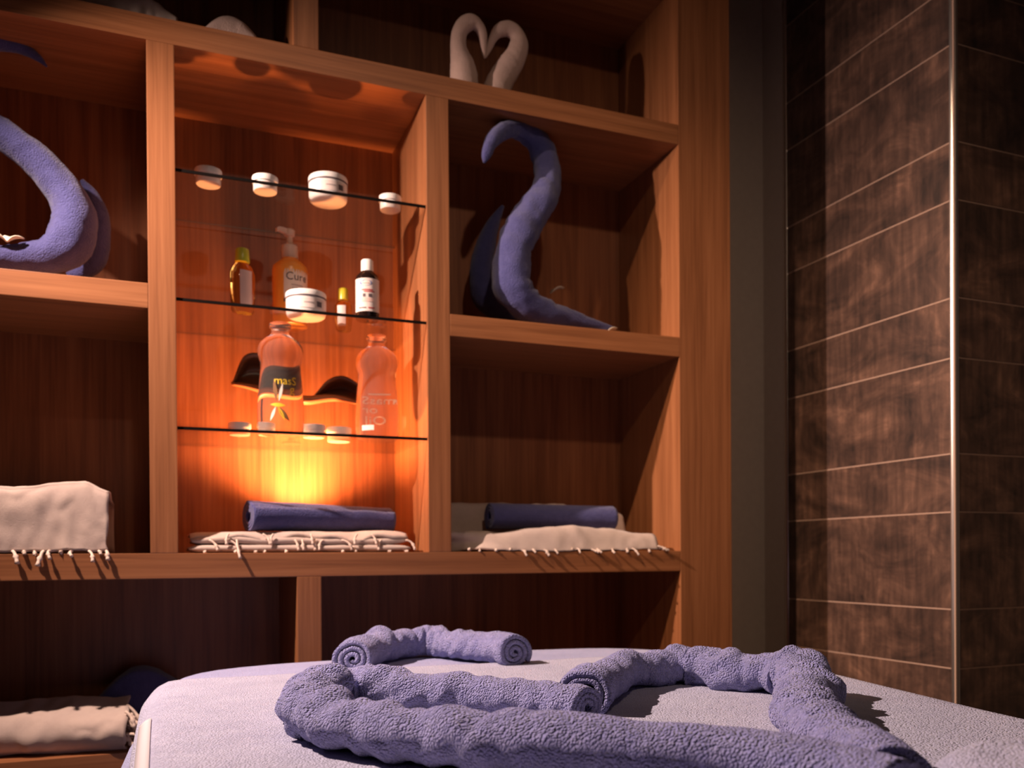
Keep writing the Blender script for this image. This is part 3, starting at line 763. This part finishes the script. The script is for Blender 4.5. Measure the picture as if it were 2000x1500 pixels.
# right bay: cream cloth mounded, with blue roll
xa, xb = XD+.003, atY(1246, 1050, 1.9).x
def prof_r(q):
    f = .035+.014*math.sin(min(1, max(0, (q-.25)/.65))*math.pi); bk = .112-.020*max(0, q-.7)*3
    lft = max(0, .22-q)/.22
    return [(1.803+.06*lft**2, B1+.003), (1.806+.05*lft, B1+.012+.01*lft), (1.82+.02*lft, B1+f), (1.845, B1+f+.008), (1.90, B1+f+.002), (1.955, B1+f+.004), (1.972, B1+.075), (1.982, B1+bk), (2.02, B1+bk+.004), (2.06, B1+bk-.01), (2.07, B1+.05), (2.072, B1+.004)]
o = profile_cloth('fringed_towel', xa, xb, prof_r, CREAM, 'cream fringed towel heaped under the navy roll beside the end post', amp=.007, seed=4, th=.005)
for k in range(17):
    q = .08+.9*k/16; x = xa+(xb-xa)*q; rd = random.Random(k+7)
    x += rd.uniform(-.012, .012); L_ = rd.choice([.008, .014, .022, .030, .034]) if k > 7 else rd.choice([.006, .012, .02])
    tassel(o, (x, 1.804, B1+.006), (rd.uniform(-.3, .9), -.55, -.05), L_, L_*rd.uniform(.1, .9), seed=k+20, r=rd.uniform(.0015, .0025), minz=B1)
for k in range(4):
    tassel(o, (xb-.004, 1.80+.012*k, B1+.012), (.85, -.3, -.1), .030, .008, seed=k+60, r=.002, minz=B1)
ra, rb = atY(956, 995, 1.905), atY(1196, 1000, 1.905)
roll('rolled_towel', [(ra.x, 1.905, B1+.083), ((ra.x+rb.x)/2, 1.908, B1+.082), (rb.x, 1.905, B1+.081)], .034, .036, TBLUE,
     'rolled navy blue towel on the heaped cream towel beside the end post', n=50, wr=.03, fr=12, seed=14, floor_z=None, turns=3, th=.006, phase=-1.0)

# left bay: cream cloth hanging over a folded pile
xa, xb = -.50, atY(212, 1000, 1.81).x
def prof_l(q):
    h = .128+.006*math.sin(q*9); k = max(0, q-.9)/.1
    return [(1.804, B1+.004), (1.805, B1+.03), (1.807, B1+.07), (1.810, B1+.105-.008*k), (1.817, B1+h-.006-.01*k), (1.828, B1+h-.012*k), (1.90, B1+h-.002-.016*k), (1.99, B1+h-.008-.02*k), (2.03, B1+.09), (2.04, B1+.002)]
o = profile_cloth('fringed_towel', xa, xb, prof_l, CREAM, 'square-draped cream fringed towel with nothing on top, beside the lit niche', amp=.008, seed=9, th=.004, nx=70, edge=.010)
for k in range(23):
    rd = random.Random(k+90); q = .02+.97*max(0, k+rd.uniform(-.4, .4))/22; x = xa+(xb-xa)*min(q, .995)
    L_ = rd.choice([.007, .012, .018, .028]); tassel(o, (x, 1.803, B1+.005), (rd.uniform(-.3, .4), -.6, -.1), L_, L_*rd.uniform(.2, .9), seed=k+120, r=rd.uniform(.002, .003), minz=B1)

# lower left bay
L1 = zr['l1']
xa, xb = -.50, atY(250, 1420, 1.86).x
def prof_b(q):
    k = max(0, (q-.35)/.65); h = .075
    return [(1.87-.05*k, L1+.002), (1.85-.05*k, L1+.018), (1.845-.05*k, L1+.045), (1.87-.05*k, L1+.072), (1.92, L1+.088), (1.93, L1+.086), (1.938, L1+.06), (1.94, L1+.004)]
o = profile_cloth('fringed_towel', xa, xb, prof_b, CREAM, 'bundled cream fringed towel on the low shelf beside the massage table', amp=.010, seed=12, th=.005, edge=.02)
for k in range(26):
    rd = random.Random(k+200); q = k/25
    y = 1.80+.16*rd.random(); z = L1+.012+.07*rd.random()
    tassel(o, (xb-.002, y, z), (rd.uniform(.4, .9), -.45, rd.uniform(-.8, .3)), .035, .012, seed=k+210, r=.003, minz=L1)
xa, xb = atY(165, 1352, 1.97).x, atY(345, 1352, 1.97).x
def prof_n(q):
    h = .012+.128*math.sin(math.pi*min(1, .04+.66*q))**.8*(1-.35*max(0, q-.5))
    return [(1.965, L1+.004), (1.965, L1+h*.45), (1.973, L1+h*.9), (1.985, L1+h), (2.02, L1+h), (2.055, L1+h*.9), (2.06, L1+.004)]
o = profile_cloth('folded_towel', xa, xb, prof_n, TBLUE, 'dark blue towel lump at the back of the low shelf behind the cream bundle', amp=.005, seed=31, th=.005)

# top shelf: cream cloth and small white roll behind the rail
xa, xb = atY(150, 20, 1.86).x, atY(345, 35, 1.86).x
def prof_t(q):
    h = .085-.055*q**1.5
    return [(1.83, ft+.002), (1.832, ft+h*.5), (1.845, ft+h), (1.90, ft+h+.004), (1.96, ft+h-.006), (1.975, ft+.003)]
o = profile_cloth('fringed_towel', xa, xb, prof_t, CREAM, 'cream towel heaped on the top shelf, away from the heart swans', amp=.010, seed=21, th=.005, edge=.01)
xa, xb = atY(403, 60, 1.86).x, atY(497, 70, 1.86).x
def prof_u(q):
    h = .012+.046*math.sin(math.pi*(.06+.88*q))**.7
    return [(1.832, ft+.002), (1.834, ft+h*.6), (1.85, ft+h), (1.88, ft+h+.003), (1.905, ft+h*.6), (1.91, ft+.002)]
o = profile_cloth('folded_cloth', xa, xb, prof_u, TWHITE, 'small rounded white cloth on the top shelf above the glass niche', amp=.003, seed=25, th=.004)
